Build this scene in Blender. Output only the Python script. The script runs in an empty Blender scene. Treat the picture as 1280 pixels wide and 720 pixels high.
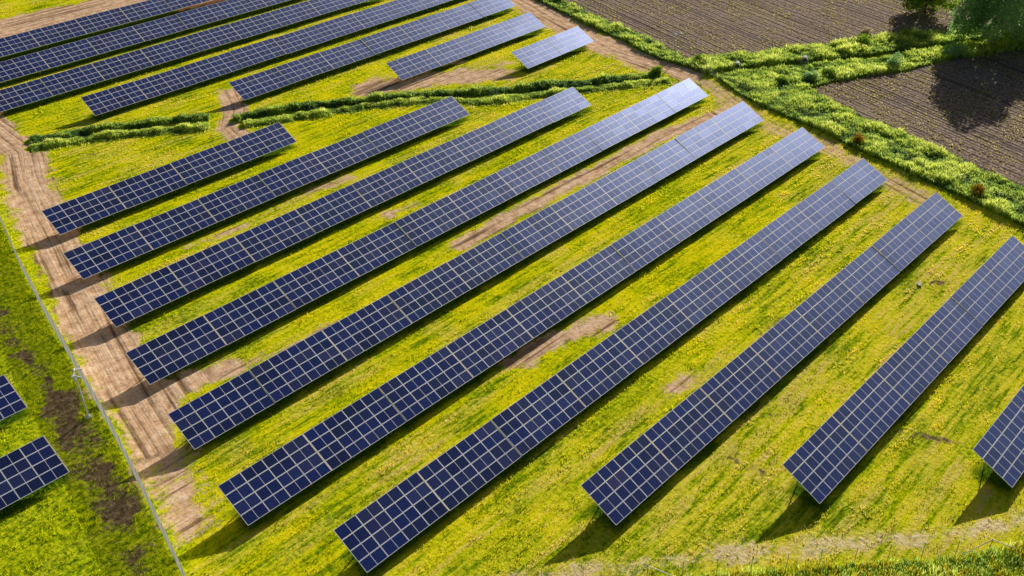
import bpy, bmesh, math, random
import numpy as np
from mathutils import Vector, Matrix, Euler
R = math.radians
random.seed(7); rng = np.random.default_rng(7)
scene = bpy.context.scene
C = scene.collection

# ------------------------------------------------------------------ helpers
def link(o, parent=None):
    C.objects.link(o)
    if parent is not None: o.parent = parent
    return o
def tag(o, label=None, cat=None, group=None, kind=None):
    if label: o['label'] = label
    if cat: o['category'] = cat
    if group: o['group'] = group
    if kind: o['kind'] = kind
    return o
def empty(name, loc, rz=0):
    o = bpy.data.objects.new(name, None); o.empty_display_size = .3
    o.location = loc; o.rotation_euler = (0, 0, rz); return link(o)
class MB:
    """collects boxes, bars and lathes into one mesh"""
    def __init__(s): s.v = []; s.f = []; s.m = []
    def box(s, x0, x1, y0, y1, z0, z1, m=0):
        b = len(s.v)
        s.v += [(x, y, z) for z in (z0, z1) for y in (y0, y1) for x in (x0, x1)]
        for q in ((0,2,3,1),(4,5,7,6),(0,1,5,4),(2,6,7,3),(0,4,6,2),(1,3,7,5)):
            s.f.append(tuple(b+i for i in q)); s.m.append(m)
    def bar(s, a, b, w, h=None, m=0, n=4):
        """prism bar from a to b, n sided, radius w (to h at the far end)"""
        h = w if h is None else h
        a = Vector(a); b = Vector(b); d = (b-a).normalized()
        u = d.orthogonal().normalized(); v = d.cross(u); k = len(s.v)
        for c, r in ((a, w), (b, h)):
            for i in range(n):
                t = 2*math.pi*(i+.5)/n
                s.v.append(tuple(c+(u*math.cos(t)+v*math.sin(t))*r))
        for i in range(n):
            j = (i+1) % n
            s.f.append((k+i, k+j, k+n+j, k+n+i)); s.m.append(m)
        s.f.append(tuple(k+i for i in reversed(range(n)))); s.m.append(m)
        s.f.append(tuple(k+n+i for i in range(n))); s.m.append(m)
    def mesh(s, name, mats):
        me = bpy.data.meshes.new(name); me.from_pydata(s.v, [], s.f)
        for m in mats: me.materials.append(m)
        me.polygons.foreach_set('material_index', s.m); me.update(); return me
    def build(s, name, mats, parent=None):
        if not isinstance(mats, (list, tuple)): mats = [mats]
        return link(bpy.data.objects.new(name, s.mesh(name, mats)), parent)
def np_mesh(name, verts, faces, mat, cols=None, attrs=None, smooth=False):
    """faces (n,k) int array, verts (m,3); cols per point (m,3)"""
    me = bpy.data.meshes.new(name); n, k = faces.shape
    me.vertices.add(len(verts)); me.vertices.foreach_set('co', np.ascontiguousarray(verts, dtype=np.float32).ravel())
    me.loops.add(n*k); me.loops.foreach_set('vertex_index', faces.astype(np.int32).ravel())
    me.polygons.add(n); me.polygons.foreach_set('loop_start', (np.arange(n)*k).astype(np.int32))
    try: me.polygons.foreach_set('loop_total', np.full(n, k, dtype=np.int32))
    except Exception: pass
    me.polygons.foreach_set('use_smooth', np.full(n, smooth, dtype=bool))
    if cols is not None:
        a = me.attributes.new('Tint', 'FLOAT_COLOR', 'POINT')
        a.data.foreach_set('color', np.concatenate([cols, np.ones((len(cols), 1))], 1).astype(np.float32).ravel())
    for kx, v in (attrs or {}).items():
        a = me.attributes.new(kx, 'FLOAT', 'POINT'); a.data.foreach_set('value', v.astype(np.float32))
    if mat: me.materials.append(mat)
    me.update(calc_edges=True); return me

def _h(i, j, s):
    n = (i*374761393 + j*668265263 + s*974634777) & 0xffffffff
    n = ((n ^ (n >> 13))*1274126177) & 0xffffffff
    return ((n ^ (n >> 16)) & 0xffff)/65535.
def vn(x, y, s=0):
    i = np.floor(x).astype(np.int64); j = np.floor(y).astype(np.int64); u = x-i; v = y-j
    u = u*u*(3-2*u); v = v*v*(3-2*v)
    return (_h(i,j,s)*(1-u)+_h(i+1,j,s)*u)*(1-v)+(_h(i,j+1,s)*(1-u)+_h(i+1,j+1,s)*u)*v
def fbm(x, y, s=0, o=4):
    t = 0; a = .5; n = 0
    for k in range(o): t = t+a*vn(x*2**k, y*2**k, s+k*17); n += a; a *= .5
    return t/n
def sstep(a, b, x):
    t = np.clip((x-a)/(b-a), 0, 1); return t*t*(3-2*t)
def pl_dist(x, y, pts):
    d = np.full(x.shape, 1e9)
    for (ax, ay), (bx, by) in zip(pts[:-1], pts[1:]):
        dx, dy = bx-ax, by-ay; t = np.clip(((x-ax)*dx+(y-ay)*dy)/(dx*dx+dy*dy), 0, 1)
        d = np.minimum(d, np.hypot(x-ax-t*dx, y-ay-t*dy))
    return d
def inpoly(x, y, P):
    c = np.zeros(x.shape, bool); n = len(P)
    for k in range(n):
        (ax, ay), (bx, by) = P[k], P[(k+1) % n]
        if ay == by: continue
        c ^= ((ay > y) != (by > y)) & (x < (bx-ax)*(y-ay)/(by-ay)+ax)
    return c

# ------------------------------------------------------------------ site layout (metres; X along the panel rows, Z up)
TRACK = [(47.2,158),(46.9,151.1),(46.1,141.4),(42.3,131.1),(38.6,116.9),(35.2,104),(32.2,91.8),(29.7,81.1),(28.6,75.5)]
FENCE_W = [(39.0,137.0),(35.4,123.4),(32.0,109.9),(29.2,97.2),(27.0,86.1),(24.8,75.1),(22.6,65.4),(20.1,55.3),(16.6,42)]
CROSSING = [(78.5,137.6),(75.5,131),(71.4,125.6),(69.9,119.4)]
TRACK_E = [(147.6,141),(145.0,133),(141.4,123.5),(137.6,111.5),(135.3,102.7),(134.8,95.4),(134.1,88.5),(132.4,82),(128.4,74.5),(125.6,68.2),(124.2,62),(123.4,55.7),(121.6,50.7),(119.8,45.5),(117.3,38.7)]
FENCE_E = [(154,146),(149.5,129.5),(146.3,118),(143.2,109),(140.6,101),(138.0,94),(136.4,87.4),(133.6,78),(131.6,69),(129.7,60),(127.4,50),(125.0,41),(122.6,33),(119.6,25),(116,16),(110,4)]
STRIP_IN = [(135.8,82.4),(132.1,76),(130.0,70.5),(129.0,64.5),(127.7,58.5),(125.7,52.9),(124.2,46.9),(122.6,41.6),(121.3,35.9),(120.0,31.4),(118.4,26.1),(112,8)]
STRIP_OUT = [(140.7,68.3),(137.9,62.6),(134.9,55.1),(134,49.3),(132,43.6),(130.1,37.3),(128.2,29.4),(121,8)]
BR_BOT = [(140.7,68.3),(145.6,66.8),(152.7,63.4),(157.7,60.3),(167.3,57.2),(176,52.5),(183,48),(215,30)]
BR_TOP = [(138.4,90.2),(143.8,86.8),(149.6,82.6),(155.8,78.6),(162.5,74.6),(168,71.4),(174.4,68.3),(180.2,63.4),(195.7,53.2),(220,40)]
VALLEY = [(135.6,82.6),(140.8,80.6),(145.1,77.9),(149.9,74.6),(154.4,71.3),(159,67.7),(166.7,63.9),(182,56),(217,35)]
FAR_IN = [(154,152),(148.6,135.6),(145.8,126.7),(143.3,118.5),(141,110.7),(139.6,104.2),(137.4,98.8),(136.3,93.9),(136.3,89.8),(135.6,82.6)]
FAR_OUT = [(157,148),(151.5,131.9),(148.7,123.1),(146.2,115),(144.5,107.9),(143,101.4),(140.4,95.1),(138.4,90.2)]
DITCH_A1 = [(47.6,141.1),(51.9,139.5),(56.9,137.0),(61.6,133.8),(65.8,130.8),(69.2,128.5)]
DITCH_A0 = [(48.8,143.9),(52.9,141.8),(58,139.4),(62.9,136.6),(67.5,134),(71.2,131.6)]
DITCH_B1 = [(73,124.9),(77.3,122.6),(83.9,119.4),(89.2,116.6),(96.9,112),(99.8,108.3),(102.6,104.3),(109.3,100),(116.3,95.9),(122.9,91.4),(129.5,87.4)]
DITCH_B0 = [(73.3,127.6),(78.6,125.9),(83.2,123.6),(88.1,119.9),(92.3,117.2),(97.6,113.6),(104.4,107.8),(109,104),(114.5,100.4),(118.7,97.1),(121.8,94.9),(127.1,91.9),(130.6,89.9)]
HAY = [(30,41),(34.7,37.4),(41.8,32.3),(44.9,30),(48.8,26.8),(52.7,23.4),(57,19.6),(60.8,16.1),(64.5,13.1),(69.4,9.9),(76,6)]
VERGE = [(20,50),(33.3,36.9),(39.3,32),(43.3,29.1),(46.7,26.2),(50.6,22.9),(53.9,19.9),(57.5,16.5),(60.7,13.4),(63.3,11.3),(68.6,7.7),(78,2)]
FENCE_S = [(20.6,50.5),(27.5,43.6),(34.1,37.7),(38.3,34.0),(40.6,31.8),(42.5,30.0),(44.1,28.3),(46.2,26.5),(48.2,24.7),(50.25,22.9),(52.3,21.0),(54.4,19.3),(56.4,17.4),(58.4,15.6),(60.3,13.75),(62.3,11.9),(64.2,10.1),(66.7,8.2),(69.3,6.5),(72,4.8)]
POLY_STRIP = STRIP_IN+STRIP_OUT[::-1]
POLY_TRI = [(135.8,82.4),(140.8,79.6),(145.1,76.9),(149.9,73.6),(154.4,70.3),(159,66.7),(166.7,62.9),(182,55),(215,33)]+BR_BOT[::-1]
POLY_TOP = [(135.6,84.4),(140.8,81.8),(145.1,79.1),(149.9,75.8),(154.4,72.5),(159,68.9),(166.7,65.1),(182,57),(217,37)]+BR_TOP[::-1]
POLY_FAR = FAR_IN+FAR_OUT[::-1]
POLY_VERGE = VERGE+[(70,-20),(0,-20),(0,50)]
FIELD_N = FAR_OUT+BR_TOP[1:]+[(420,-60),(420,420),(240,420)]
FIELD_E = STRIP_OUT[::-1]+BR_BOT[1:]+[(300,-30),(300,-160),(100,-60)]

ROWS = [ # y, x0, sections, pitch, label
 (11.25, 71.93, 4, 8.75, 'short visible end of a solar panel row cut off by the right edge'),
 (22.17, 59.51, 6, 8.495, 'solar panel row second from the right edge, casting a wedge shadow at the hay path'),
 (33.08, 46.35, 8, 8.575, 'steep solar panel row third from the right edge, lower end above the braced fence post'),
 (44.22, 29.62, 10, 8.834, 'long solar panel row whose near end almost touches the bottom edge'),
 (55.18, 26.24, 11, 8.669, 'long solar panel row right of the mesh fence, bare earth below its middle'),
 (66.43, 28.28, 11, 8.712, 'long solar panel row from the lower dirt track, brown strip along its upper side'),
 (77.74, 30.38, 11, 8.748, 'long solar panel row reaching farthest up, palest and most reflective at its far end'),
 (89.22, 33.02, 9, 8.769, 'solar panel row from the dirt track to just below the grassy ditch line'),
 (100.71, 35.22, 7, 8.829, 'solar panel row second below the ditch, its far end beside the tall green grass'),
 (112.44, 38.20, 4, 8.875, 'short solar panel row topmost beside the dirt track, ending near the track crossing'),
 (106.89, 116.81, 2, 8.74, 'shortest solar panel row of two tables, alone near the eastern dirt track'),
 (118.78, 99.50, 4, 8.81, 'short solar panel row above the bare brown patch, second beyond the ditch'),
 (131.37, 77.59, 7, 8.95, 'solar panel row whose near end stands above the track crossing beyond the ditch'),
 (143.45, 58.97, 10, 8.9, 'solar panel row starting left above the ditch with a long pointed shadow on the grass'),
 (156.1, 40.6, 10, 8.9, 'lowest of the three long solar panel rows cut by the left edge at the top'),
 (168.5, 46.0, 10, 8.9, 'middle of the three long solar panel rows cut by the left edge at the top'),
 (180.6, 50.0, 7, 8.9, 'farthest solar panel row at the top left, edged by bare brown ground'),
 (83.37, 20.89-2*8.8, 2, 8.8, 'upper of two dark panel tables at the left edge, mostly cut off'),
 (71.99, 19.43-2*8.8, 2, 8.8, 'lower of two dark panel tables at the left edge, beside brown soil'),
]
def site(x, y, full=False):
    """ground cover weights at world points: dirt, soil (dark), dry straw, lush"""
    w = fbm(x*.55, y*.55, 3, 4)-.5; w2 = fbm(x*.16, y*.16, 9, 3)-.5
    def band(pts, hw, soft=.9, amp=2.4): s = soft*1.6+.5; return 1-sstep(hw-s*.6, hw+s*.6, pl_dist(x, y, pts)+w*amp)
    dirt = band(TRACK, 2.9, 1.4, 3.6)*(.72+.55*fbm(x*.7, y*.7, 88, 3))
    dirt = np.maximum(dirt, np.where(y > 68, 1., .72)*band([(28.8,77),(26.4,69.5),(23.6,60)], 2.3, 2.0, 3.6)*(.62+.7*fbm(x*.6, y*.6, 97, 3)))
    dirt = np.maximum(dirt, band([(28,77.6),(33.4,76.3),(37.5,75.2)], 1.5, 1.2))
    dirt = np.maximum(dirt, .75*band([(37,75.2),(42.6,73.8),(50,73.1)], .7, 1.2))
    dirt = np.maximum(dirt, .95*band([(70,75.4),(89,75.5),(112,75.6),(125,73.2)], 1.45, 1.0, 2.0))
    dirt = np.maximum(dirt, .9*band([(57.5,54.9),(63,54.1),(69,52.2)], 1.6, 1.2, 3.2))
    dirt = np.maximum(dirt, .85*band([(64.6,40.4),(66.8,40.1)], 1.0, 1.2, 2.6))
    dirt = np.maximum(dirt, .85*band([(48,99.6),(55.5,98.9)], .55, 1.0, 1.6))
    dirt = np.maximum(dirt, .85*band([(66,100),(72.5,99.2)], .8, 1.0, 2))
    dirt = np.maximum(dirt, .85*band([(69,87.6),(73.5,87.1)], .7, 1.0, 2))
    dirt = np.maximum(dirt, .85*band([(95,122),(99,119.6),(105,116.6),(113,110.8)], 3.4, 2.2, 5))
    dirt = np.maximum(dirt, .8*band([(109.5,120.3),(113,119.4)], .8, 1, 3))
    dirt = np.maximum(dirt, .8*band([(116,113.8),(118.5,112.4)], .8, 1, 3))
    dirt = np.maximum(dirt, .7*band([(112,126.2),(134,124.6)], .9, 1, 3))
    dirt = np.maximum(dirt, .6*band([(92,138.0),(112,137.6)], .9, 1, 3))
    dirt = np.maximum(dirt, .5*band([(96,60.2),(112,60.6)], .3, .7, 2))
    dirt = np.maximum(dirt, band(CROSSING, 1.9, 1.1))
    tr = .72*np.where(y > 84, band(TRACK_E, 3.6, 2.4, 5), band(TRACK_E, 2.2, 2.0, 3.6))
    tr = np.where(y > 84, tr*1.3, tr*.85)
    dirt = np.maximum(dirt, np.minimum(tr, 1))
    dirt = np.maximum(dirt, .95*(1-sstep(7, 10, pl_dist(x, y, [(50,199),(66,196.5),(79,195.5),(93,192),(130,181)])+w*4)))
    soil = band([(27,106),(25.4,99),(24.6,92.1),(23.6,85.2),(22.6,78.9)], .9, 1.3, 2.6)
    soil = np.maximum(soil, band([(23.2,82.5),(21.9,75.5),(20.9,69.5),(20.2,65.5)], 1.9, 1.4, 3))
    soil = np.maximum(soil, .8*band([(20.4,66),(17.8,57)], .8, 1.3, 2.4))
    for (a, b) in (((59.6,32.6),(60.4,28)),((67,32.2),(71,27.4)),((71.5,25),(76.3,15.2)),((70.6,44.6),(72,40.3))):
        soil = np.maximum(soil, .85*band([a, b], .30, .5, 1.5))
    soil = soil*np.clip(.15+1.15*fbm(x*.9, y*.9, 77, 3), 0, 1)
    soil = np.maximum(soil, .9*band([(52.5,133.3),(55.8,129.2)], .1, .5, 1.1))
    soil = np.maximum(soil, .95*band([(94.5,34.6),(101.5,27.5)], .05, .5, 1.6))
    # windrows of cut hay run along the rows
    ridge = fbm(x*.07+11, y*.95, 21, 3)
    dry = sstep(.57, .72, ridge)*.7 + sstep(.08, .3, w2)*.6
    dry = np.maximum(dry, band(HAY, .75, .9, 1.4))
    hay = .86*band(HAY, .65, 1.0, 2.0)*(y < 60)*(.62+.62*fbm(x*.9, y*.9, 93, 3))
    dry = np.where(x > 85, dry+.25*sstep(85, 125, x), dry)
    dry = np.clip(dry+.35*(1-sstep(28, 52, y))*(y < 90), 0, 1)
    fx = np.interp(y, [p[1] for p in FENCE_W[::-1]], [p[0] for p in FENCE_W[::-1]])
    lush = (1-sstep(-.3, .4, x-fx+.2))
    lush = np.maximum(lush, .9*band(FENCE_W, .9, .8, 1.2))
    lush = np.maximum(lush, sstep(.05, .28, -w2)*.7)
    shade = np.zeros(x.shape)                       # table shadow deepened in the grass colour: darker green, no straw
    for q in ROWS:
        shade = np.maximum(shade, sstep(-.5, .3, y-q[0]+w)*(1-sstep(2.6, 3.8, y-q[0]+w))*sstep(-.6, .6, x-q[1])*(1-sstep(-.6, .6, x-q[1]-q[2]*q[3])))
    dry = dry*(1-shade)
    for (a, b) in (((43,73.6),(60,72.5)),((50,61.2),(67,61.6)),((58,83.8),(76,84.6)),((92,48.9),(106,49.2)),((75,39.2),(84,38.8)),((95,71.6),(110,71.2))):
        soil = np.maximum(soil, .72*band([a, b], .18, .6, 1.7))
    if full: return np.clip(dirt, 0, 1), np.clip(soil, 0, 1), dry, np.clip(lush, 0, 1), np.clip(hay, 0, 1), shade
    return np.clip(np.maximum(dirt, hay*.8), 0, 1), np.clip(soil, 0, 1), dry, np.clip(lush, 0, 1), shade

# ------------------------------------------------------------------ materials
def mat(name):
    m = bpy.data.materials.new(name); m.use_nodes = True
    nt = m.node_tree; nt.nodes.clear(); return m, nt, nt.nodes, nt.links
def nd(ns, t, **k):
    n = ns.new(t)
    for a, b in k.items():
        if a == 'inp':
            for q, v in b.items(): n.inputs[q].default_value = v
        else: setattr(n, a, b)
    return n
def principled(name, col, rough=.5, metal=0, noise=0, nscale=8, spec=.5):
    m, nt, ns, L = mat(name)
    o = nd(ns, 'ShaderNodeOutputMaterial'); b = nd(ns, 'ShaderNodeBsdfPrincipled')
    b.inputs['Base Color'].default_value = (*col, 1); b.inputs['Roughness'].default_value = rough
    b.inputs['Metallic'].default_value = metal; b.inputs['Specular IOR Level'].default_value = spec
    if noise:
        tc = nd(ns, 'ShaderNodeTexCoord'); n = nd(ns, 'ShaderNodeTexNoise', inp={'Scale': nscale, 'Detail': 5.})
        L.new(tc.outputs['Object'], n.inputs['Vector'])
        mx = nd(ns, 'ShaderNodeMix', data_type='RGBA'); mx.inputs[6].default_value = (*[c*(1-noise) for c in col], 1)
        mx.inputs[7].default_value = (*[min(1, c*(1+noise)) for c in col], 1)
        L.new(n.outputs['Fac'], mx.inputs[0]); L.new(mx.outputs[2], b.inputs['Base Color'])
    L.new(b.outputs[0], o.inputs[0]); return m
def ramp(ns, L, src, stops):
    r = nd(ns, 'ShaderNodeValToRGB'); e = r.color_ramp.elements
    while len(e) < len(stops): e.new(.5)
    for q, (p, c) in zip(e, stops): q.position = p; q.color = (*c, 1) if len(c) == 3 else c
    L.new(src, r.inputs[0]); return r.outputs[0]
def noise(ns, L, vec, scale, detail=5, rough=.6, sc=None):
    if sc:
        mp = nd(ns, 'ShaderNodeMapping'); mp.inputs['Scale'].default_value = sc; L.new(vec, mp.inputs[0]); vec = mp.outputs[0]
    n = nd(ns, 'ShaderNodeTexNoise', inp={'Scale': scale, 'Detail': detail, 'Roughness': rough}); L.new(vec, n.inputs['Vector']); return n.outputs['Fac']
def mixc(ns, L, f, a, b, mode='MIX'):
    m = nd(ns, 'ShaderNodeMix', data_type='RGBA', blend_type=mode)
    for s, v in ((m.inputs[0], f), (m.inputs[6], a), (m.inputs[7], b)):
        if isinstance(v, (int, float)): s.default_value = v
        elif isinstance(v, tuple): s.default_value = (*v, 1)
        else: L.new(v, s)
    return m.outputs[2]
def math_(ns, L, op, a, b=None, clamp=False):
    m = nd(ns, 'ShaderNodeMath', operation=op, use_clamp=clamp)
    for s, v in ((m.inputs[0], a), (m.inputs[1], b)):
        if v is None: continue
        if isinstance(v, (int, float)): s.default_value = v
        else: L.new(v, s)
    return m.outputs[0]

def ground_material():
    m, nt, ns, L = mat('meadow_ground')
    out = nd(ns, 'ShaderNodeOutputMaterial'); b = nd(ns, 'ShaderNodeBsdfPrincipled', inp={'Roughness': 1., 'Specular IOR Level': 0.})
    pos = nd(ns, 'ShaderNodeNewGeometry').outputs['Position']
    at = lambda n: nd(ns, 'ShaderNodeAttribute', attribute_name=n).outputs['Fac']
    dirt, soil, dry, lush = at('dirt'), at('soil'), at('dry'), at('lush')
    nf = noise(ns, L, pos, 2.1, 7, .72); nm = noise(ns, L, pos, .8, 4, .6)
    nw = noise(ns, L, pos, 1.0, 6, .68, (.16, 1.5, 1)); nbig = noise(ns, L, pos, .13, 4, .6)
    lawn = mixc(ns, L, .26, mixc(ns, L, .62, nf, nw), nbig)
    green = ramp(ns, L, lawn, [(.30, (.16,.09,.04)), (.36, (.05,.09,.003)), (.44, (.22,.34,.004)), (.495, (.66,.68,.005)), (.56, (.93,.80,.008)), (.66, (.97,.80,.05))])
    straw = ramp(ns, L, nf, [(.3, (.5,.40,.04)), (.5, (.80,.62,.12)), (.7, (.9,.70,.36))])
    lushc = ramp(ns, L, nf, [(.36, (.05,.11,.003)), (.46, (.24,.37,.006)), (.58, (.68,.72,.012))])
    dirtc = ramp(ns, L, nm, [(.3, (.52,.31,.18)), (.5, (.82,.53,.33)), (.7, (.97,.72,.49))])
    soilc = ramp(ns, L, nf, [(.3, (.05,.032,.016)), (.5, (.20,.135,.07)), (.68, (.42,.30,.17))])
    dryf = math_(ns, L, 'MULTIPLY', dry, ramp(ns, L, nw, [(.42, (0,0,0)), (.6, (1,1,1))]), True)
    c = mixc(ns, L, dryf, green, straw)
    c = mixc(ns, L, math_(ns, L, 'MULTIPLY', lush, .85), c, lushc)
    ng = noise(ns, L, pos, 1.7, 8, .78)
    c = mixc(ns, L, at('table_shade'), c, mixc(ns, L, nf, (.02,.06,.006), (.12,.22,.012)))  # painted shade: ground turned dark green below the tables
    def edge(f):
        s = math_(ns, L, 'ADD', f, math_(ns, L, 'MULTIPLY', math_(ns, L, 'SUBTRACT', ng, .5), 2.0))
        return ramp(ns, L, s, [(.34, (0,0,0)), (.68, (1,1,1))])
    c = mixc(ns, L, math_(ns, L, 'MULTIPLY', edge(at('hay')), .9), c, ramp(ns, L, nf, [(.36, (.45,.33,.12)), (.48, (.86,.66,.34)), (.6, (.97,.80,.52))]))
    c = mixc(ns, L, edge(soil), c, soilc)
    cv = nd(ns, 'ShaderNodeCombineXYZ'); L.new(at('track_u'), cv.inputs[0]); L.new(at('track_v'), cv.inputs[1])
    ruts = noise(ns, L, cv.outputs[0], 1.0, 3, .55, (.045, 1.15, 1)); crumb = noise(ns, L, pos, 2.4, 4, .6)
    dirtc = mixc(ns, L, ramp(ns, L, ruts, [(.36, (.85,.85,.85)), (.47, (.0,.0,.0))]), dirtc, (.17, .095, .055))
    dirtc = mixc(ns, L, ramp(ns, L, ruts, [(.56, (0,0,0)), (.72, (.7,.7,.7))]), dirtc, (.85, .62, .44))
    dirtc = mixc(ns, L, ramp(ns, L, crumb, [(.34, (.5,.5,.5)), (.43, (0,0,0))]), dirtc, (.26, .155, .09))
    fd = edge(dirt); c = mixc(ns, L, fd, c, dirtc)
    L.new(c, b.inputs['Base Color'])
    # relief: clods and wheel ruts in dirt, tussocks in grass
    rut = noise(ns, L, pos, 1.4, 6, .7, (1, .5, 1))
    h = mixc(ns, L, fd, mixc(ns, L, .4, nf, nw), mixc(ns, L, .14, mixc(ns, L, .6, nm, ruts), crumb))
    bp = nd(ns, 'ShaderNodeBump', inp={'Strength': 1., 'Distance': .34}); L.new(h, bp.inputs['Height']); L.new(bp.outputs[0], b.inputs['Normal'])
    L.new(b.outputs[0], out.inputs[0]); return m
def field_material():
    m, nt, ns, L = mat('plowed_soil')
    out = nd(ns, 'ShaderNodeOutputMaterial'); b = nd(ns, 'ShaderNodeBsdfPrincipled', inp={'Roughness': .95, 'Specular IOR Level': .1})
    pos = nd(ns, 'ShaderNodeNewGeometry').outputs['Position']
    mp = nd(ns, 'ShaderNodeMapping', vector_type='POINT'); mp.inputs['Rotation'].default_value = (0, 0, R(-252.5)); L.new(pos, mp.inputs[0])
    v = mp.outputs[0]
    n1 = noise(ns, L, pos, 2.6, 6, .7); n2 = noise(ns, L, v, 1.0, 5, .65, (.06, 1.1, 1)); n3 = noise(ns, L, pos, .07, 3, .5)
    wv = nd(ns, 'ShaderNodeTexWave', wave_type='BANDS', bands_direction='Y', inp={'Scale': .42, 'Distortion': 1.4, 'Detail': 3., 'Detail Scale': .6}); L.new(v, wv.inputs['Vector'])
    c = ramp(ns, L, n1, [(.34, (.05,.033,.028)), (.48, (.20,.138,.108)), (.58, (.37,.265,.20)), (.7, (.66,.51,.37))])
    c = mixc(ns, L, ramp(ns, L, n2, [(.5, (0,0,0)), (.72, (.75,.75,.75))]), c, (.30, .225, .15))
    c = mixc(ns, L, ramp(ns, L, n3, [(.45, (0,0,0)), (.7, (.4,.4,.4))]), c, (.34, .26, .18))
    sv = nd(ns, 'ShaderNodeSeparateXYZ'); L.new(v, sv.inputs[0])
    tr = math_(ns, L, 'ABSOLUTE', math_(ns, L, 'SUBTRACT', math_(ns, L, 'FRACT', math_(ns, L, 'DIVIDE', math_(ns, L, 'ADD', sv.outputs[1], math_(ns, L, 'MULTIPLY', n3, 2.)), 13.)), .5))
    c = mixc(ns, L, ramp(ns, L, tr, [(.03, (.7,.7,.7)), (.05, (0,0,0)), (.12, (0,0,0)), (.14, (.6,.6,.6)), (.17, (0,0,0))]), c, (.10, .07, .065))
    L.new(c, b.inputs['Base Color'])
    h = mixc(ns, L, .5, mixc(ns, L, .5, wv.outputs['Fac'], n2), n1)
    bp = nd(ns, 'ShaderNodeBump', inp={'Strength': 1., 'Distance': .4}); L.new(h, bp.inputs['Height']); L.new(bp.outputs[0], b.inputs['Normal'])
    L.new(b.outputs[0], out.inputs[0]); return m
def leaf_material(name, trans=.45, gain=1.0):
    m, nt, ns, L = mat(name)
    out = nd(ns, 'ShaderNodeOutputMaterial'); a = nd(ns, 'ShaderNodeAttribute', attribute_name='Tint')
    d = nd(ns, 'ShaderNodeBsdfDiffuse'); t = nd(ns, 'ShaderNodeBsdfTranslucent'); mx = nd(ns, 'ShaderNodeMixShader', inp={0: trans})
    L.new(a.outputs['Color'], d.inputs[0]); L.new(a.outputs['Color'], t.inputs[0])
    L.new(d.outputs[0], mx.inputs[1]); L.new(t.outputs[0], mx.inputs[2]); L.new(mx.outputs[0], out.inputs[0]); return m
def cell_material():
    m, nt, ns, L = mat('solar_cells')
    out = nd(ns, 'ShaderNodeOutputMaterial')
    geo = nd(ns, 'ShaderNodeNewGeometry'); oi = nd(ns, 'ShaderNodeObjectInfo')
    rnd = math_(ns, L, 'FRACT', math_(ns, L, 'ADD', geo.outputs['Random Per Island'], oi.outputs['Random']))
    rnd2 = math_(ns, L, 'FRACT', math_(ns, L, 'MULTIPLY', rnd, 7.31))
    uv = nd(ns, 'ShaderNodeUVMap'); sx = nd(ns, 'ShaderNodeSeparateXYZ'); L.new(uv.outputs[0], sx.inputs[0])
    fr = math_(ns, L, 'FRACT', math_(ns, L, 'MULTIPLY', sx.outputs[1], 12.))
    line = math_(ns, L, 'LESS_THAN', math_(ns, L, 'ABSOLUTE', math_(ns, L, 'SUBTRACT', fr, .5)), .09)
    base = ramp(ns, L, rnd, [(0, (.002,.007,.060)), (.5, (.003,.013,.115)), (.85, (.004,.018,.150)), (1, (.016,.018,.085))])
    base = mixc(ns, L, math_(ns, L, 'MULTIPLY', line, .22), base, (.30, .34, .55))
    nz = noise(ns, L, geo.outputs['Position'], .35, 3, .6)
    dust = math_(ns, L, 'MULTIPLY', math_(ns, L, 'POWER', rnd2, 6.), .06)
    dust = math_(ns, L, 'ADD', dust, math_(ns, L, 'MULTIPLY', nz, .02))
    base = mixc(ns, L, dust, base, (.40, .36, .46))
    p = nd(ns, 'ShaderNodeBsdfPrincipled', inp={'Roughness': .16, 'IOR': 2.0, 'Specular Tint': (.5, .68, 1, 1)})
    L.new(base, p.inputs['Base Color'])
    L.new(math_(ns, L, 'ADD', .13, math_(ns, L, 'MULTIPLY', rnd2, .04)), p.inputs['Roughness'])
    gl = nd(ns, 'ShaderNodeBsdfGlossy', inp={'Color': (.50, .60, 1, 1), 'Roughness': .43}); lw = nd(ns, 'ShaderNodeLayerWeight', inp={'Blend': .32})
    fac = math_(ns, L, 'MULTIPLY', math_(ns, L, 'POWER', lw.outputs['Facing'], 3.0), math_(ns, L, 'ADD', 7.5, math_(ns, L, 'MULTIPLY', math_(ns, L, 'POWER', rnd2, 4.), 1.2)))
    mx = nd(ns, 'ShaderNodeMixShader'); L.new(fac, mx.inputs[0]); L.new(p.outputs[0], mx.inputs[1]); L.new(gl.outputs[0], mx.inputs[2])
    L.new(mx.outputs[0], out.inputs[0]); return m

M_GROUND = ground_material(); M_FIELD = field_material()
M_GRASS = leaf_material('grass_blades', .66); M_TALL = leaf_material('tall_grass_blades', .66); M_LEAF = leaf_material('leaves', .6)
M_CELL = cell_material()
M_FRAME = principled('anodised_aluminium_frame', (.93,.92,1.0), .5, .0, spec=1.0)
M_BACK = principled('white_backsheet', (.7,.7,.7), .6)
M_RAIL = principled('galvanised_rail', (.80,.66,.50), .5, .0, .1)
M_STEEL = principled('galvanised_steel', (.42,.47,.48), .45, .5, .15)
M_WIRE = principled('galvanised_wire', (.95,.92,.78), .5, .0)
M_WHITE = principled('white_painted_steel', (.8,.82,.84), .4, 0, .05)
M_DARK = principled('dark_plastic', (.03,.03,.035), .4)
M_CONC = principled('pale_concrete', (.52,.50,.47), .9, 0, .2, 6)
M_BARK = principled('tree_bark', (.10,.075,.05), .9, 0, .4, 5)

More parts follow.
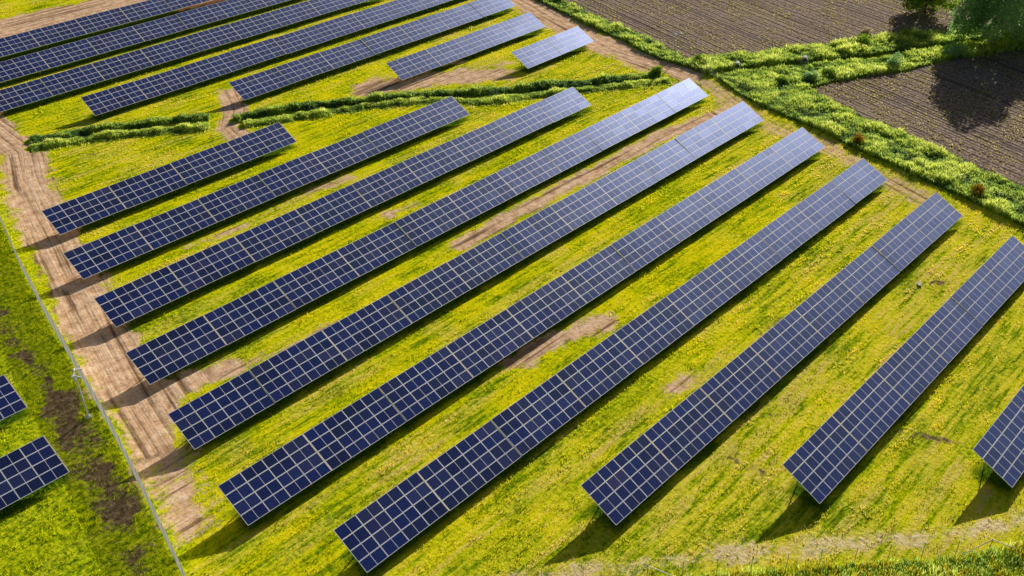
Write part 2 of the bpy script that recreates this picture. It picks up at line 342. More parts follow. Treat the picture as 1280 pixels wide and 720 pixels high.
# ------------------------------------------------------------------ ground
GX0, GX1, GY0, GY1, ST = -10., 260., -30., 270., .5
gx = np.arange(GX0, GX1+.01, ST); gy = np.arange(GY0, GY1+.01, ST); nx, ny = len(gx), len(gy)
XX, YY = np.meshgrid(gx, gy); xx, yy = XX.ravel(), YY.ravel()
dirt, soil, dry, lush, hay, table_shade = site(xx, yy, True)
veg = inpoly(xx, yy, POLY_STRIP)|inpoly(xx, yy, POLY_TRI)|inpoly(xx, yy, POLY_TOP)|inpoly(xx, yy, POLY_FAR)|inpoly(xx, yy, POLY_VERGE)
veg |= (pl_dist(xx, yy, VALLEY) < 1.2)
for q in (DITCH_A0, DITCH_A1, DITCH_B0, DITCH_B1): veg |= pl_dist(xx, yy, q) < 1.1
lush = np.where(veg, 1, lush); dry = np.where(veg, 0, dry); dirt = np.where(veg, dirt*.2, dirt)
zz = (fbm(xx*.12, yy*.12, 41, 3)-.5)*.16+(fbm(xx*.9, yy*.9, 51, 2)-.5)*.08
ii = (np.arange(ny-1)[:, None]*nx+np.arange(nx-1)[None]).ravel()
faces = np.stack([ii, ii+1, ii+nx+1, ii+nx], 1)
def track_uv(x, y, pts):
    bd = np.full(x.shape, 1e9); u = np.zeros(x.shape); v = np.zeros(x.shape); run = 0.
    for (ax, ay), (bx, by) in zip(pts[:-1], pts[1:]):
        dx, dy = bx-ax, by-ay; ln = math.hypot(dx, dy); t = np.clip(((x-ax)*dx+(y-ay)*dy)/(ln*ln), 0, 1)
        d = np.hypot(x-ax-t*dx, y-ay-t*dy); k = d < bd
        u = np.where(k, run+t*ln, u); v = np.where(k, ((x-ax)*dy-(y-ay)*dx)/ln, v); bd = np.minimum(bd, d); run += ln
    return bd, u, v
b1, u1, v1 = track_uv(xx, yy, TRACK); b2, u2, v2 = track_uv(xx, yy, TRACK_E); b3, u3, v3 = track_uv(xx, yy, CROSSING)
tu = np.where(b1 < 7, u1, np.where(b2 < 6, u2, np.where(b3 < 4, u3, xx))); tv = np.where(b1 < 7, v1, np.where(b2 < 6, v2, np.where(b3 < 4, v3, yy)))
V = np.stack([xx, yy, zz-.06], 1); A = {'hay': hay, 'table_shade': table_shade, 'track_u': tu, 'track_v': tv, 'dirt': dirt, 'soil': soil, 'dry': dry, 'lush': lush}
# far skirt to the horizon, joined to the grid's rim
rim = np.concatenate([np.arange(nx), (np.arange(1, ny)*nx+nx-1), ((ny-1)*nx+np.arange(nx-2, -1, -1)), (np.arange(ny-2, 0, -1)*nx)])
cx, cy = (GX0+GX1)/2, (GY0+GY1)/2
far = V[rim].copy(); far[:, 0] = cx+(far[:, 0]-cx)*30; far[:, 1] = cy+(far[:, 1]-cy)*30; far[:, 2] = -.06
k0 = len(V); nr = len(rim); V2 = np.concatenate([V, far])
j = np.arange(nr); jn = (j+1) % nr
F2 = np.concatenate([faces, np.stack([rim[jn], rim[j], k0+j, k0+jn], 1)])
A2 = {k: np.concatenate([v, np.full(nr, .4 if k == 'lush' else 0.)]) for k, v in A.items()}
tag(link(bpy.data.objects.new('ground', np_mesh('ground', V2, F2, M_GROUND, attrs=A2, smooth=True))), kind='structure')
def sheet(name, mask, lift, material):
    f = faces[mask[faces].any(1)]; u, inv = np.unique(f, return_inverse=True)
    v = V[u].copy(); v[:, 2] += lift
    me = np_mesh(name, v, inv.reshape(f.shape), material, attrs={k: a[u] for k, a in A.items()}, smooth=True)
    return tag(link(bpy.data.objects.new(name, me)), kind='structure')
sheet('dirt_track', pl_dist(xx, yy, TRACK) < 4.6, .006, M_GROUND)
sheet('dirt_track', pl_dist(xx, yy, TRACK_E) < 5.2, .012, M_GROUND)
def field(name, poly, box):
    s = .45; fx = np.arange(box[0], box[1], s); fy = np.arange(box[2], box[3], s); a, b = np.meshgrid(fx, fy); n = len(fx)
    a, b = a.ravel(), b.ravel()
    ins = inpoly(a+ (fbm(a*.4,b*.4,5,2)-.5)*1.2, b+(fbm(a*.4,b*.4,6,2)-.5)*1.2, poly)
    i = (np.arange(len(fy)-1)[:, None]*n+np.arange(n-1)[None]).ravel(); f = np.stack([i, i+1, i+n+1, i+n], 1)
    f = f[ins[f].all(1)]; u, inv = np.unique(f, return_inverse=True)
    # real furrows across the drilling direction
    d = a[u]*.954-b[u]*.30
    z = .11+(fbm(a[u]*.12, b[u]*.12, 41, 2)-.5)*.1+.06*np.sin(d*2*math.pi/1.9)*(.4+1.2*fbm(d*.3, a[u]*.02, 7, 2))
    me = np_mesh(name, np.stack([a[u], b[u], z], 1), inv.reshape(f.shape), M_FIELD, smooth=True)
    return tag(link(bpy.data.objects.new(name, me)), kind='structure')
field('plowed_field', FIELD_N, (136, 290, 30, 230))
field('plowed_field', FIELD_E, (112, 240, -30, 80))

# ------------------------------------------------------------------ solar rows
T = R(27.175); W = 4.26; H0 = .8; ML, MW = 2.16, 1.05
def panel_mesh():
    b = MB(); e = .034; h = .04; x, y = ML/2, MW/2
    b.box(-x, x, -y, -y+e, -h, 0, 0); b.box(-x, x, y-e, y, -h, 0, 0)
    b.box(-x, -x+e, -y+e, y-e, -h, 0, 0); b.box(x-e, x, -y+e, y-e, -h, 0, 0)
    b.box(-.018, .018, -y+e, y-e, -.0045, -.0015, 0)
    b.box(-x+e, x-e, -y+e, y-e, -.030, -.026, 2)
    k = len(b.v); b.v += [(-x+e, -y+e, -.005), (x-e, -y+e, -.005), (x-e, y-e, -.005), (-x+e, y-e, -.005)]
    b.f.append((k, k+1, k+2, k+3)); b.m.append(1)
    me = b.mesh('solar_panel', [M_FRAME, M_CELL, M_BACK])
    uv = me.uv_layers.new(name='UVMap')
    for lp in me.loops:
        c = me.vertices[lp.vertex_index].co; uv.data[lp.index].uv = ((c.x+x)/ML, (c.y+y)/MW)
    return me
PANEL = panel_mesh()
PV = np.array([v.co[:] for v in PANEL.vertices]); PF = np.array([p.vertices[:] for p in PANEL.polygons]); PM = np.array([p.material_index for p in PANEL.polygons])
def rails(pitch):
    b = MB()
    for y in (.42, 1.50, 2.76, 3.84): b.box(.02, pitch-.12, y-.03, y+.03, -.105, -.042)
    for x in (.17*pitch, .83*pitch): b.box(x-.04, x+.04, .15, W-.15, -.225, -.107)
    b.box(pitch-.12, pitch-.02, 0, W, -.05, .002)
    return b.mesh('mounting_frame', [M_RAIL])
def post(h): b = MB(); b.box(-.06, .06, -.045, .045, -.3, h); return b.mesh('support_post', [M_STEEL])
yf, yr = .24*W, .74*W
POST_F = post(H0+yf*math.sin(T)-.22); POST_R = post(H0+yr*math.sin(T)-.22)
CAM = Vector((0, 0, 60.83))
for (y, x0, n, pitch, label) in ROWS:
    root = empty('solar_panel_row', (x0, y, 0)); tag(root, label, 'solar panel row', 'rows of solar panels on the grass')
    sx = (pitch-.10-.06)/(4*ML); rail_me = rails(pitch)
    slots = []
    for j in range(n):
        fr = link(bpy.data.objects.new('mounting_frame', rail_me), root)
        dz = random.uniform(-.03, .03)
        fr.location = (j*pitch, random.uniform(-.012, .012), H0+dz); fr.rotation_euler = (T+R(random.uniform(-.5, .5)), R(random.uniform(-.1, .1)), 0)
        mw = Matrix.Translation((x0, y, 0)) @ fr.matrix_basis
        for xq in (.17, .83):
            for (yy_, pm) in ((yf, POST_F), (yr, POST_R)):
                p = link(bpy.data.objects.new('support_post', pm), root); p.location = (j*pitch+xq*pitch, yy_*math.cos(T), 0)
        for c in range(4):
            for r in range(4):
                loc = (.01+ML*sx*(c+.5)+c*.02, MW*(r+.5)+r*.02, random.uniform(-.002, .002))
                e = Euler((R(random.gauss(0, .12)), R(random.gauss(0, .12)), 0))
                lm = Matrix.LocRotScale(loc, e, (sx, 1, 1))
                slots.append(((mw @ Vector(loc) - CAM).length, fr, loc, e, mw @ lm))
    slots.sort(key=lambda s: s[0])
    for d, fr, loc, e, _ in slots[:100]:
        o = link(bpy.data.objects.new('solar_panel', PANEL), fr); o.location = loc; o.rotation_euler = e; o.scale = (sx, 1, 1)
    rest = slots[100:]
    if rest:
        inv = Matrix.Translation((-x0, -y, 0)); vs, fs = [], []
        for k, s in enumerate(rest):
            m = np.array(inv @ s[4]); vs.append(PV @ m[:3, :3].T+m[:3, 3]); fs.append(PF+k*len(PV))
        me = np_mesh('solar_panel', np.concatenate(vs), np.concatenate(fs), None)
        for q in (M_FRAME, M_CELL, M_BACK): me.materials.append(q)
        me.polygons.foreach_set('material_index', np.tile(PM, len(rest)).astype(np.int32))
        uv = me.uv_layers.new(name='UVMap')
        u1 = np.array([d.uv[:] for d in PANEL.uv_layers[0].data]); uv.data.foreach_set('uv', np.tile(u1, (len(rest), 1)).astype(np.float32).ravel())
        tag(link(bpy.data.objects.new('solar_panel', me), root), kind='stuff')

# ------------------------------------------------------------------ grass and other vegetation
def lerp(a, b, t): return a+(b-a)*t[:, None]
def palette(t, stops):
    t = np.clip(t, 0, 1); xs = [s[0] for s in stops]
    return np.stack([np.interp(t, xs, [s[1][k] for s in stops]) for k in range(3)], 1)
def blades(name, x, y, z, h, w, col, material, lean=.45, tri=True):
    """one blade tuft (a bent two-piece leaf) per point, in a single mesh"""
    n = len(x); a = rng.uniform(0, 2*math.pi, n); b = rng.uniform(0, 2*math.pi, n); l = rng.uniform(0, lean, n)*h
    dx, dy = np.cos(a)*w*.5, np.sin(a)*w*.5; lx, ly = np.cos(b)*l, np.sin(b)*l
    p0 = np.stack([x-dx, y-dy, z], 1); p1 = np.stack([x+dx, y+dy, z], 1)
    if tri:
        p2 = np.stack([x+lx, y+ly, z+h], 1); v = np.stack([p0, p1, p2], 1).reshape(-1, 3); f = np.arange(n*3).reshape(-1, 3); k = 3
    else:
        q = .62
        p2 = np.stack([x+dx*.8+lx*.35, y+dy*.8+ly*.35, z+h*q], 1); p3 = np.stack([x-dx*.8+lx*.35, y-dy*.8+ly*.35, z+h*q], 1)
        p4 = np.stack([x+dx*.15+lx, y+dy*.15+ly, z+h], 1); p5 = np.stack([x-dx*.15+lx, y-dy*.15+ly, z+h], 1)
        v = np.stack([p0, p1, p2, p3, p4, p5], 1).reshape(-1, 3); i = np.arange(n)[:, None]*6
        f = np.concatenate([i+np.array([[0, 1, 2, 3]]), i+np.array([[3, 2, 4, 5]])]); k = 6
    return link(bpy.data.objects.new(name, np_mesh(name, v, f, material, cols=np.repeat(col, k, 0))))

# short meadow grass inside the fence
N = 640000
VIS = [(-2,64),(62,1),(70,-4),(122,6),(136,84),(158,150),(130,190),(64,216),(44,160)]
px = rng.uniform(-2, 158, N*3); py = rng.uniform(-4, 216, N*3)
d = np.hypot(px, py); keep = rng.uniform(0, 1, N*3) < np.clip((62/np.maximum(d, 55))**1.3, 0, 1)
keep &= inpoly(px, py, VIS); px, py = px[keep][:N], py[keep][:N]
di, so, dr, lu, shd = site(px, py)
bad = inpoly(px, py, POLY_STRIP)|inpoly(px, py, POLY_TRI)|inpoly(px, py, POLY_TOP)|inpoly(px, py, POLY_FAR)|inpoly(px, py, POLY_VERGE)|inpoly(px, py, FIELD_N)|inpoly(px, py, FIELD_E)
tuft = .55*fbm(px*.55, py*1.9, 61, 3)+.45*fbm(px*1.6, py*1.6, 62, 2)
keep = (~bad) & (rng.uniform(0, 1, len(px)) < np.clip(1-1.25*np.maximum(di, so), 0, 1)) & (rng.uniform(0, 1, len(px)) < .12+3.4*np.clip(tuft-.39, 0, 1))
px, py, dr, lu, shd, tuft = [q[keep] for q in (px, py, dr, lu, shd, tuft)]
d = np.hypot(px, py)
streak = fbm(px*.10, py*1.25, 63, 3)
t = .43+1.3*(tuft-.5)+2.3*(streak-.5)+rng.normal(0, .16, len(px))+.5*(fbm(px*.16, py*.16, 71, 3)-.5)+.0040*np.clip(px-78, -45, 50)+.0030*np.clip(py-95, 0, 70)
col = palette(t, [(0, (.05,.12,.006)), (.22, (.20,.32,.006)), (.45, (.56,.60,.008)), (.7, (.84,.76,.010)), (1, (.92,.78,.03))])
straw = palette(rng.uniform(0, 1, len(px)), [(0, (.8,.58,.08)), (1, (.95,.74,.38))])
col = np.where((rng.uniform(0, 1, len(px)) < dr*.7*sstep(.44, .62, .5*streak+.5*tuft))[:, None], straw, col)
lc = palette(.5+.9*(tuft-.5)+rng.normal(0, .18, len(px)), [(0, (.06,.15,.004)), (.3, (.28,.44,.006)), (.6, (.68,.76,.010)), (1, (.95,.88,.03))])
col = lerp(col, lc, lu*.9); col = lerp(col, col*np.array([[.30, .48, .5]]), shd)  # blades under the tables tinted darker to deepen the shadow there
h = (.05+.5*np.clip(tuft*.7+streak*.3-.40, 0, 1)+.20*lu*tuft)*rng.uniform(.6, 1.3, len(px)); w = rng.uniform(.05, .11, len(px))*np.clip(d/75, .9, 2)
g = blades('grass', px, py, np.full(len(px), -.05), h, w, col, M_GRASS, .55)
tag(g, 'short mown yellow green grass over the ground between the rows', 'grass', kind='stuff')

def scatter(poly, n, box=None):
    xs = [p[0] for p in poly]; ys = [p[1] for p in poly]
    x0, x1, y0, y1 = box or (min(xs), max(xs), min(ys), max(ys))
    ox, oy = [], []; c = 0
    while c < n:
        x = rng.uniform(x0, x1, n); y = rng.uniform(y0, y1, n); k = inpoly(x, y, poly); ox.append(x[k]); oy.append(y[k]); c += k.sum()
    return np.concatenate(ox)[:n], np.concatenate(oy)[:n]
def along(pts, n, hw):
    P = np.array(pts); s = np.hypot(*np.diff(P, axis=0).T); cs = np.concatenate([[0], np.cumsum(s)]); t = rng.uniform(0, cs[-1], n)
    x = np.interp(t, cs, P[:, 0]); y = np.interp(t, cs, P[:, 1]); off = np.clip(rng.normal(0, .62, n), -1.9, 1.9)
    k = np.clip(np.searchsorted(cs, t)-1, 0, len(s)-1); dd = np.diff(P, axis=0)/s[:, None]
    hw = hw*(.6+.9*fbm(t*.5, t*0+3.3, 15, 3))
    return x-dd[k, 1]*off*hw, y+dd[k, 0]*off*hw, np.clip(1.5-np.abs(off)/.95, .15, 1)*(.45+.8*np.clip(fbm(t*.35, t*0+9.1, 19, 3)*1.6-.3, 0, 1))
def tall(name, x, y, hmax, label, cat, dark=0., warm=0., seed=81, prof=None, hue=None):
    cl = fbm(x*.42, y*.42, seed, 3); cl2 = fbm(x*1.5, y*1.5, seed+5, 2)
    h = hmax*(.30+.9*np.clip(cl*1.5-.25, 0, 1))*(.7+.6*cl2)*rng.uniform(.6, 1.15, len(x))
    if prof is not None: h *= prof
    t = .30+.9*(cl-.45)+.45*(cl2-.5)+rng.normal(0, .14, len(x))-dark
    col = palette(t, [(0, (.12,.24,.08)), (.3, (.40,.56,.10)), (.6, (.80,.88,.15)), (1, (.98,.97,.42))])
    if warm: col = np.where((rng.uniform(0, 1, len(x)) < warm*sstep(.4, .7, cl2))[:, None], np.array([[.55, .45, .03]]), col)
    w = rng.uniform(.09, .18, len(x))*np.clip(np.hypot(x, y)/110, .42, 1.5)
    return tag(blades(name, x, y, np.full(len(x), -.04), np.maximum(h, .12), w, col, M_TALL, .55, False), label, cat, kind='stuff')
x, y = scatter(POLY_STRIP, 60000); tall('tall_grass', x, y, 1.0, 'broad strip of tall rough grass along the right boundary', 'tall grass')
x, y = scatter(POLY_TRI, 30000, (134, 190, 44, 84)); tall('tall_grass', x, y, 1.0, 'lower band of tall grass between the two ploughed fields', 'tall grass', seed=91)
x, y = scatter(POLY_TOP, 34000, (134, 196, 48, 92)); tall('tall_grass', x, y, 1.2, 'upper band of tall grass edging the far ploughed field', 'tall grass', seed=95)
x, y = scatter(POLY_FAR, 26000); tall('tall_grass', x, y, .95, 'narrow strip of tall grass beside the far ploughed field and the eastern track', 'tall grass', dark=.05)
for pts, n, hh, lab in ((DITCH_A0, 13000, .97, 'upper grassy ditch bank left of the track crossing'), (DITCH_A1, 13000, .75, 'lower grassy ditch bank left of the track crossing'),
                 (DITCH_B0, 30000, 1.15, 'upper bushy ditch bank right of the track crossing'), (DITCH_B1, 28000, .75, 'lower grassy ditch bank right of the track crossing')):
    x, y, pr = along(pts, n, 1.0); tall('tall_grass', x, y, hh*.85, lab, 'tall grass', dark=.20 if hh > .96 else -.06, prof=pr+.1)
x, y = scatter(POLY_VERGE, 120000, (24, 84, -12, 50)); tall('tall_grass', x, y, .6, 'dark rough grass outside the wire fence along the bottom', 'tall grass', dark=-.10, warm=.7, seed=101)

# young crop drilled in rows on the ploughed fields
def crop(poly, n, box, label):
    x, y = scatter(poly, n, box); dx, dy = -.30, -.954
    c = x*dy*-1+y*dx; s = .8; c2 = np.round(c/s)*s+rng.normal(0, .06, n); x = x+(c2-c)*.954; y = y+(c2-c)*-.30
    k = fbm(x*.25, y*.25, 33, 3) > .47+.1*rng.uniform(-1, 1, n); x, y = x[k], y[k]; n = len(x)
    col = palette(rng.uniform(0, 1, n), [(0, (.26,.27,.06)), (.6, (.50,.43,.14)), (1, (.66,.55,.28))])
    tag(blades('young_crop', x, y, np.full(n, .08), rng.uniform(.14, .34, n), rng.uniform(.14, .32, n), col, M_GRASS, .8), label, 'crop', kind='stuff')
crop(FIELD_N, 42000, (136, 240, 45, 170), 'sparse young crop sprouting in lines on the far ploughed field')
crop(FIELD_E, 22000, (118, 200, 5, 70), 'sparse young crop sprouting in lines on the ploughed field below the tree')

# ------------------------------------------------------------------ bushes and trees
def leaf_cloud(centres, radii, n, size, stops, sun=(.9, .22, .36)):
    """many small leaf quads spread in a set of ellipsoids; gaps left between them"""
    cs = np.array(centres, float); rs = np.array(radii, float); k = rng.choice(len(cs), n, p=rs**2/np.sum(rs**2))
    d = rng.normal(size=(n, 3)); d /= np.linalg.norm(d, axis=1)[:, None]; r = rng.uniform(.25, 1, n)**.45
    P = cs[k]+d*(r*rs[k])[:, None]*np.array([1, 1, .82])
    P += rng.normal(0, size*.8, (n, 3)); P[:, 2] = np.maximum(P[:, 2], .05)
    u = rng.normal(size=(n, 3)); u /= np.linalg.norm(u, axis=1)[:, None]; v = np.cross(u, rng.normal(size=(n, 3))); v /= np.linalg.norm(v, axis=1)[:, None]
    s = size*rng.uniform(.6, 1.4, n)[:, None]; q = np.stack([P-u*s, P+v*s*.45, P+u*s, P-v*s*.45], 1).reshape(-1, 3)
    t = rng.uniform(0, 1, n)*.45+.55*((k*37 % 11)/11.)
    return q, np.arange(n*4).reshape(-1, 4), np.repeat(palette(t, stops), 4, 0)
GREEN = [(0, (.20,.40,.18)), (.5, (.44,.66,.26)), (.85, (.75,.84,.24)), (1, (.97,.94,.22))]
FRESH = [(0, (.07,.18,.03)), (.5, (.30,.48,.05)), (1, (.75,.80,.12))]
CREAM = [(0, (.35,.28,.16)), (.6, (.62,.52,.34)), (1, (.8,.72,.52))]
AMBER = [(0, (.22,.16,.02)), (.6, (.55,.36,.03)), (1, (.72,.5,.06))]
def tree(name, x, y, h, r, n, label, cat='tree', stops=GREEN, blobs=26, size=.32, trunk=True, group=None, seed=1):
    rs = random.Random(seed); t = empty(name, (x, y, 0)); tag(t, label, cat, group)
    cs, rr = [], []
    b = MB(); th = h*.55; lean = (rs.uniform(-.3, .3), rs.uniform(-.3, .3)); r0 = h*.022
    pts = [(lean[0]*q*q, lean[1]*q*q, th*q) for q in (0, .3, .6, 1)]
    for q in range(3): b.bar(pts[q], pts[q+1], r0*(1-.25*q), r0*(1-.25*(q+1)), n=8)
    for i in range(blobs):
        a = i*2.4+rs.uniform(-.4, .4); zf = .18+.8*((i+.5)/blobs); prof = math.sin(math.pi*min(1, (zf*.86+.10)))**.7
        rad = r*prof*rs.uniform(.35, .95); c = (rad*math.cos(a), rad*math.sin(a), h*zf*rs.uniform(.92, 1.02))
        cs.append(c); rr.append(r*rs.uniform(.22, .42))
        if i % 2 == 0:
            s = pts[1+(i//2) % 3]; mid = tuple((s[k]+c[k])*.5+(0, 0, -.25)[k] for k in range(3))
            b.bar(s, mid, r0*.4, r0*.25, n=5); b.bar(mid, c, r0*.25, r0*.08, n=5)
    if trunk: b.build('trunk', M_BARK, t)
    q, f, col = leaf_cloud(cs, rr, n, size, stops); link(bpy.data.objects.new('crown', np_mesh('crown', q, f, M_LEAF, cols=col)), t)
    return t
tree('broadleaf_tree', 178.5, 54.0, 13.8, 7.6, 17000, 'large dark broadleaf tree at the top right corner, throwing its shadow on the field', seed=3, group='trees on the field boundary')
tree('broadleaf_tree', 190.5, 51.0, 12.5, 6.8, 11000, 'tree cut by the right edge behind the large dark tree', seed=8, group='trees on the field boundary')
tree('broadleaf_tree', 188.5, 70.5, 9.0, 5.0, 8000, 'smaller pale green tree cut by the top edge, left of the large dark tree', stops=FRESH, seed=5, group='trees on the field boundary')
def bush(x, y, h, r, n, label, stops=FRESH, size=.14, seed=1, group=None):
    rs = random.Random(seed); cs, rr = [], []
    for i in range(9):
        a = i*2.4; q = r*rs.uniform(.1, .65); cs.append((x+q*math.cos(a), y+q*math.sin(a), h*rs.uniform(.3, .72))); rr.append(r*rs.uniform(.3, .5))
    q, f, col = leaf_cloud(cs, rr, n, size, stops)
    q = q-np.array([x, y, 0]); o = link(bpy.data.objects.new('bush', np_mesh('bush', q, f, M_LEAF, cols=col))); o.location = (x, y, 0)
    tag(o, label, 'bush', group)
bush(167.4, 72.2, 2.6, 1.5, 1500, 'cream coloured dry bush at the edge of the far ploughed field', CREAM, .13, 2)
bush(122.7, 34.2, 1.7, 1.3, 1300, 'amber brown bush in the tall grass beyond the second row from the right', AMBER, .11, 3)
bush(127.3, 53.0, 1.5, 1.2, 1200, 'orange tinged low bush at the inner edge of the boundary strip', AMBER, .11, 13)
for i, (bx_, by_, bh, br, lab) in enumerate([
    (144.0,69.8,1.9,1.3,'round dark green bush at the near corner of the lower field'),
    (147.4,68.2,1.7,1.2,'green bush just right of the round dark one at the field corner'),
    (140.0,72.6,1.3,1.1,'low green bush left of the round dark one at the field corner'),
    (158.0,62.4,2.3,1.8,'wide dark bush in the lower grass band close to the tree shadow'),
    (164.5,70.8,2.4,1.8,'leafy bush next to the cream coloured dry bush'),
    (172.0,67.0,2.0,1.7,'tall bush in the upper grass band left of the trees'),
    (170.0,57.2,2.6,2.0,'bush at the left foot of the large dark tree'),
    (182.5,50.8,2.2,2.0,'bush at the right foot of the large dark tree'),
    (139.2,88.0,1.6,1.3,'bush at the fork where the boundary strip turns right'),
    (130.2,90.3,1.7,1.3,'rounded bush at the right end of the upper ditch bank')]):
    bush(bx_, by_, bh, br, 1500, lab, GREEN if i in (0, 3, 6, 7) else FRESH, .15, 20+i, 'bushes in the boundary grass')

# ------------------------------------------------------------------ fences
def resample(pts, step):
    P = np.array(pts, float); s = np.hypot(*np.diff(P, axis=0).T); cs = np.concatenate([[0], np.cumsum(s)]); n = max(1, int(round(cs[-1]/step)))
    t = np.linspace(0, cs[-1], n+1); return [(float(np.interp(q, cs, P[:, 0])), float(np.interp(q, cs, P[:, 1]))) for q in t]
def fence(pts, hgt, label, step=2.5, mesh=True, braces=(), wires=6, exact=False, pr=.03, gauge=.003):
    o = empty('wire_fence', (*pts[0], 0)); tag(o, label, 'fence'); ox, oy = pts[0]
    pp = pts if exact else resample(pts, step)
    pm = MB(); pm.bar((0, 0, -.3), (0, 0, hgt+.06), pr, n=6); pme = pm.mesh('post', [M_STEEL])
    for (a, b) in pp[:100]:
        q = link(bpy.data.objects.new('post', pme), o); q.location = (a-ox, b-oy, 0)
    wm = MB()
    for (a, b), (c, d) in zip(pp[:-1], pp[1:]):
        for k in range(wires):
            z = .08+(hgt-.1)*k/(wires-1); wm.bar((a-ox, b-oy, z), (c-ox, d-oy, z), gauge, n=3)
        if mesh:
            m = int(math.hypot(c-a, d-b)/.06)
            for i in range(m):
                t = (i+.5)/m; e, g_ = a+(c-a)*t-ox, b+(d-b)*t-oy
                wm.bar((e, g_, .06), (e, g_, hgt), gauge*.7, n=3)
    wm.build('wire_mesh' if mesh else 'wire', M_WIRE, o)
    for i in braces:
        (a, b) = pp[i]
        for k in (i-1, i+1):
            if 0 <= k < len(pp):
                c, d = pp[k]; e = MB(); e.bar((a-ox, b-oy, hgt-.1), (a-ox+(c-a)*.8, b-oy+(d-b)*.8, .08), .035, n=6); e.build('brace', M_WIRE, o)
    return o
fence(FENCE_W, 2.4, 'long pale chain link fence seen nearly edge on beside the dirt track', 2.5, True, (), 30, gauge=.013)
fence(FENCE_S, 1.75, 'thin wire fence with braced posts along the bottom of the field', mesh=False, braces=(6, 16), exact=True, pr=.03)
fence(FENCE_E, 1.8, 'thin wire fence standing in the tall boundary grass at the right', 3.0, False, (4, 22, 38), 6, pr=.03)

# ------------------------------------------------------------------ camera poles
def camera_pole(x, y, rz, label):
    o = empty('camera_pole', (x, y, 0), rz); tag(o, label, 'camera pole', 'security camera poles')
    b = MB(); b.box(-.28, .28, -.28, .28, -.2, .10); b.build('footing', M_CONC, o)
    b = MB(); b.bar((0, 0, .1), (0, 0, 5.4), .085, .055, n=12); b.box(-.15, .15, -.15, .15, .102, .13); b.build('pole', M_WHITE, o)
    b = MB(); b.box(-.62, .62, -.035, .035, 5.30, 5.37); b.box(-.06, .06, -.06, .06, 5.26, 5.42); b.build('crossarm', M_WHITE, o)
    b = MB(); b.box(-.18, .18, .07, .27, 4.45, 4.95); b.box(-.21, .21, .065, .30, 4.95, 4.98); b.build('cabinet', M_WHITE, o)
    for s in (-1, 1):
        b = MB(); b.bar((s*.5, -.1, 5.20), (s*.66, -.52, 5.06), .085, .10, n=10); b.box(s*.5-.03, s*.5+.03, -.1, .0, 5.2, 5.3)
        cam = b.build('camera', M_WHITE, o)
        l = MB(); l.bar((s*.66, -.525, 5.058), (s*.672, -.555, 5.048), .075, .07, n=10); l.build('lens', M_DARK, cam)
    b = MB(); b.bar((0, 0, 5.42), (0, 0, 5.62), .09, .10, n=12); b.bar((0, 0, 5.62), (0, 0, 5.70), .10, .03, n=12); b.build('floodlight', M_WHITE, o)
    return o
camera_pole(24.38, 78.76, R(60), 'white pole with security cameras beside the mesh fence at the left')
camera_pole(136.75, 91.2, R(-35), 'white pole with security cameras at the far corner by the eastern track')

# ------------------------------------------------------------------ culvert pipes and small things
def culvert(x, y, rz, label):
    o = empty('concrete_pipe', (x, y, .55), rz); tag(o, label, 'pipe', 'concrete culvert pipes')
    b = MB(); n = 20; R0, R1, Lh = .45, .36, .7
    for r, yy_ in ((R0, -Lh), (R0, Lh), (R1, -Lh), (R1, Lh)):
        for i in range(n): t = 2*math.pi*i/n; b.v.append((r*math.cos(t), yy_, r*math.sin(t)))
    for i in range(n):
        k = (i+1) % n
        for q in ((i, k, n+k, n+i), (2*n+k, 2*n+i, 3*n+i, 3*n+k), (k, i, 2*n+i, 2*n+k), (n+i, n+k, 3*n+k, 3*n+i)): b.f.append(q); b.m.append(0)
    b.build('barrel', M_CONC, o)
    b = MB()
    b.box(-.62, -.46, -.9, -.72, -.55, .46); b.box(.46, .62, -.9, -.72, -.55, .46); b.box(-.62, .62, -.9, -.72, .47, .60)
    b.build('headwall', M_CONC, o)
culvert(141.5, 82.0, R(-58), 'pale concrete culvert mouth in the grass at the fork of the strips')
culvert(151.2, 74.9, R(-58), 'pale concrete culvert mouth farther right between the two grass bands')
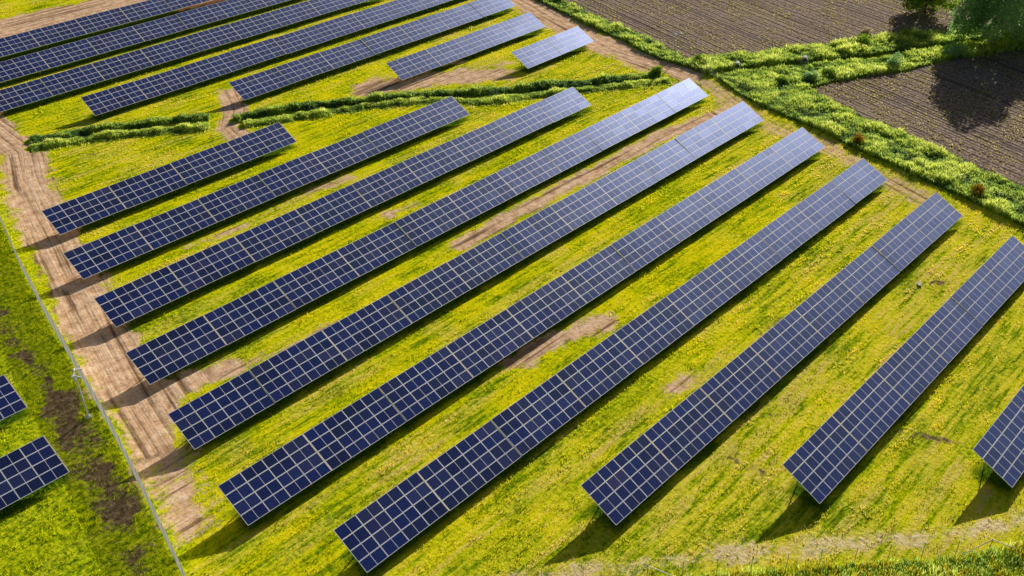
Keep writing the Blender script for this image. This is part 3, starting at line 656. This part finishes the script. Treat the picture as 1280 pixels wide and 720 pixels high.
def board(x, y, rz, label):
    b = MB(); b.box(-.42, .42, -.2, .2, .02, .05); b.box(-.38, -.31, -.19, .19, .051, .07); b.box(.31, .38, -.19, .19, .051, .07)
    o = b.build('plank_cover', M_CONC, None); o.location = (x, y, .05); o.rotation_euler = (R(6), 0, rz); tag(o, label, 'cover')
board(97.9, 30.8, R(40), 'small pale cover lying in the grass below the second row from the right')

# ------------------------------------------------------------------ light, sky, camera
AZ, EL = R(14.8), R(22.5)
sd = Vector((math.cos(EL)*math.cos(AZ), math.cos(EL)*math.sin(AZ), math.sin(EL)))
sl = bpy.data.lights.new('sun', 'SUN'); sl.energy = 5.0; sl.angle = R(.5); sl.color = (1, .94, .82)
so_ = link(bpy.data.objects.new('sun', sl)); so_.rotation_euler = sd.to_track_quat('Z', 'Y').to_euler(); so_.location = (60, 60, 80)
w = bpy.data.worlds.new('World'); scene.world = w; w.use_nodes = True
nt = w.node_tree; bg = nt.nodes['Background']; sky = nt.nodes.new('ShaderNodeTexSky')
sky.sky_type = 'NISHITA'; sky.sun_disc = False; sky.sun_elevation = EL; sky.sun_rotation = math.pi/2-AZ
sky.dust_density = 2.0; sky.air_density = 1.0; sky.ozone_density = 1.5; sky.altitude = 100
nt.links.new(sky.outputs[0], bg.inputs[0]); bg.inputs[1].default_value = .05
cd = bpy.data.cameras.new('camera'); cam = link(bpy.data.objects.new('camera', cd))
F, H, yaw, pit, roll = 1239.906, 60.8315, R(43.65229), R(33.22807), R(-1.03597)
fw = Vector((math.cos(yaw)*math.cos(pit), math.sin(yaw)*math.cos(pit), -math.sin(pit)))
r = fw.cross(Vector((0, 0, 1))).normalized(); u = r.cross(fw)
r2 = r*math.cos(roll)+u*math.sin(roll); u2 = u*math.cos(roll)-r*math.sin(roll)
mw = Matrix((r2, u2, -fw)).transposed().to_4x4(); mw.translation = (0, 0, H); cam.matrix_world = mw
cd.sensor_width = 36; cd.lens = F/1280*36; cd.clip_start = .5; cd.clip_end = 9000
scene.camera = cam
scene.view_settings.view_transform = 'Standard'; scene.view_settings.look = 'None'; scene.view_settings.exposure = 0; scene.view_settings.gamma = 1
scene.cycles.diffuse_bounces = 4
scene.render.resolution_x = 1024; scene.render.resolution_y = 576
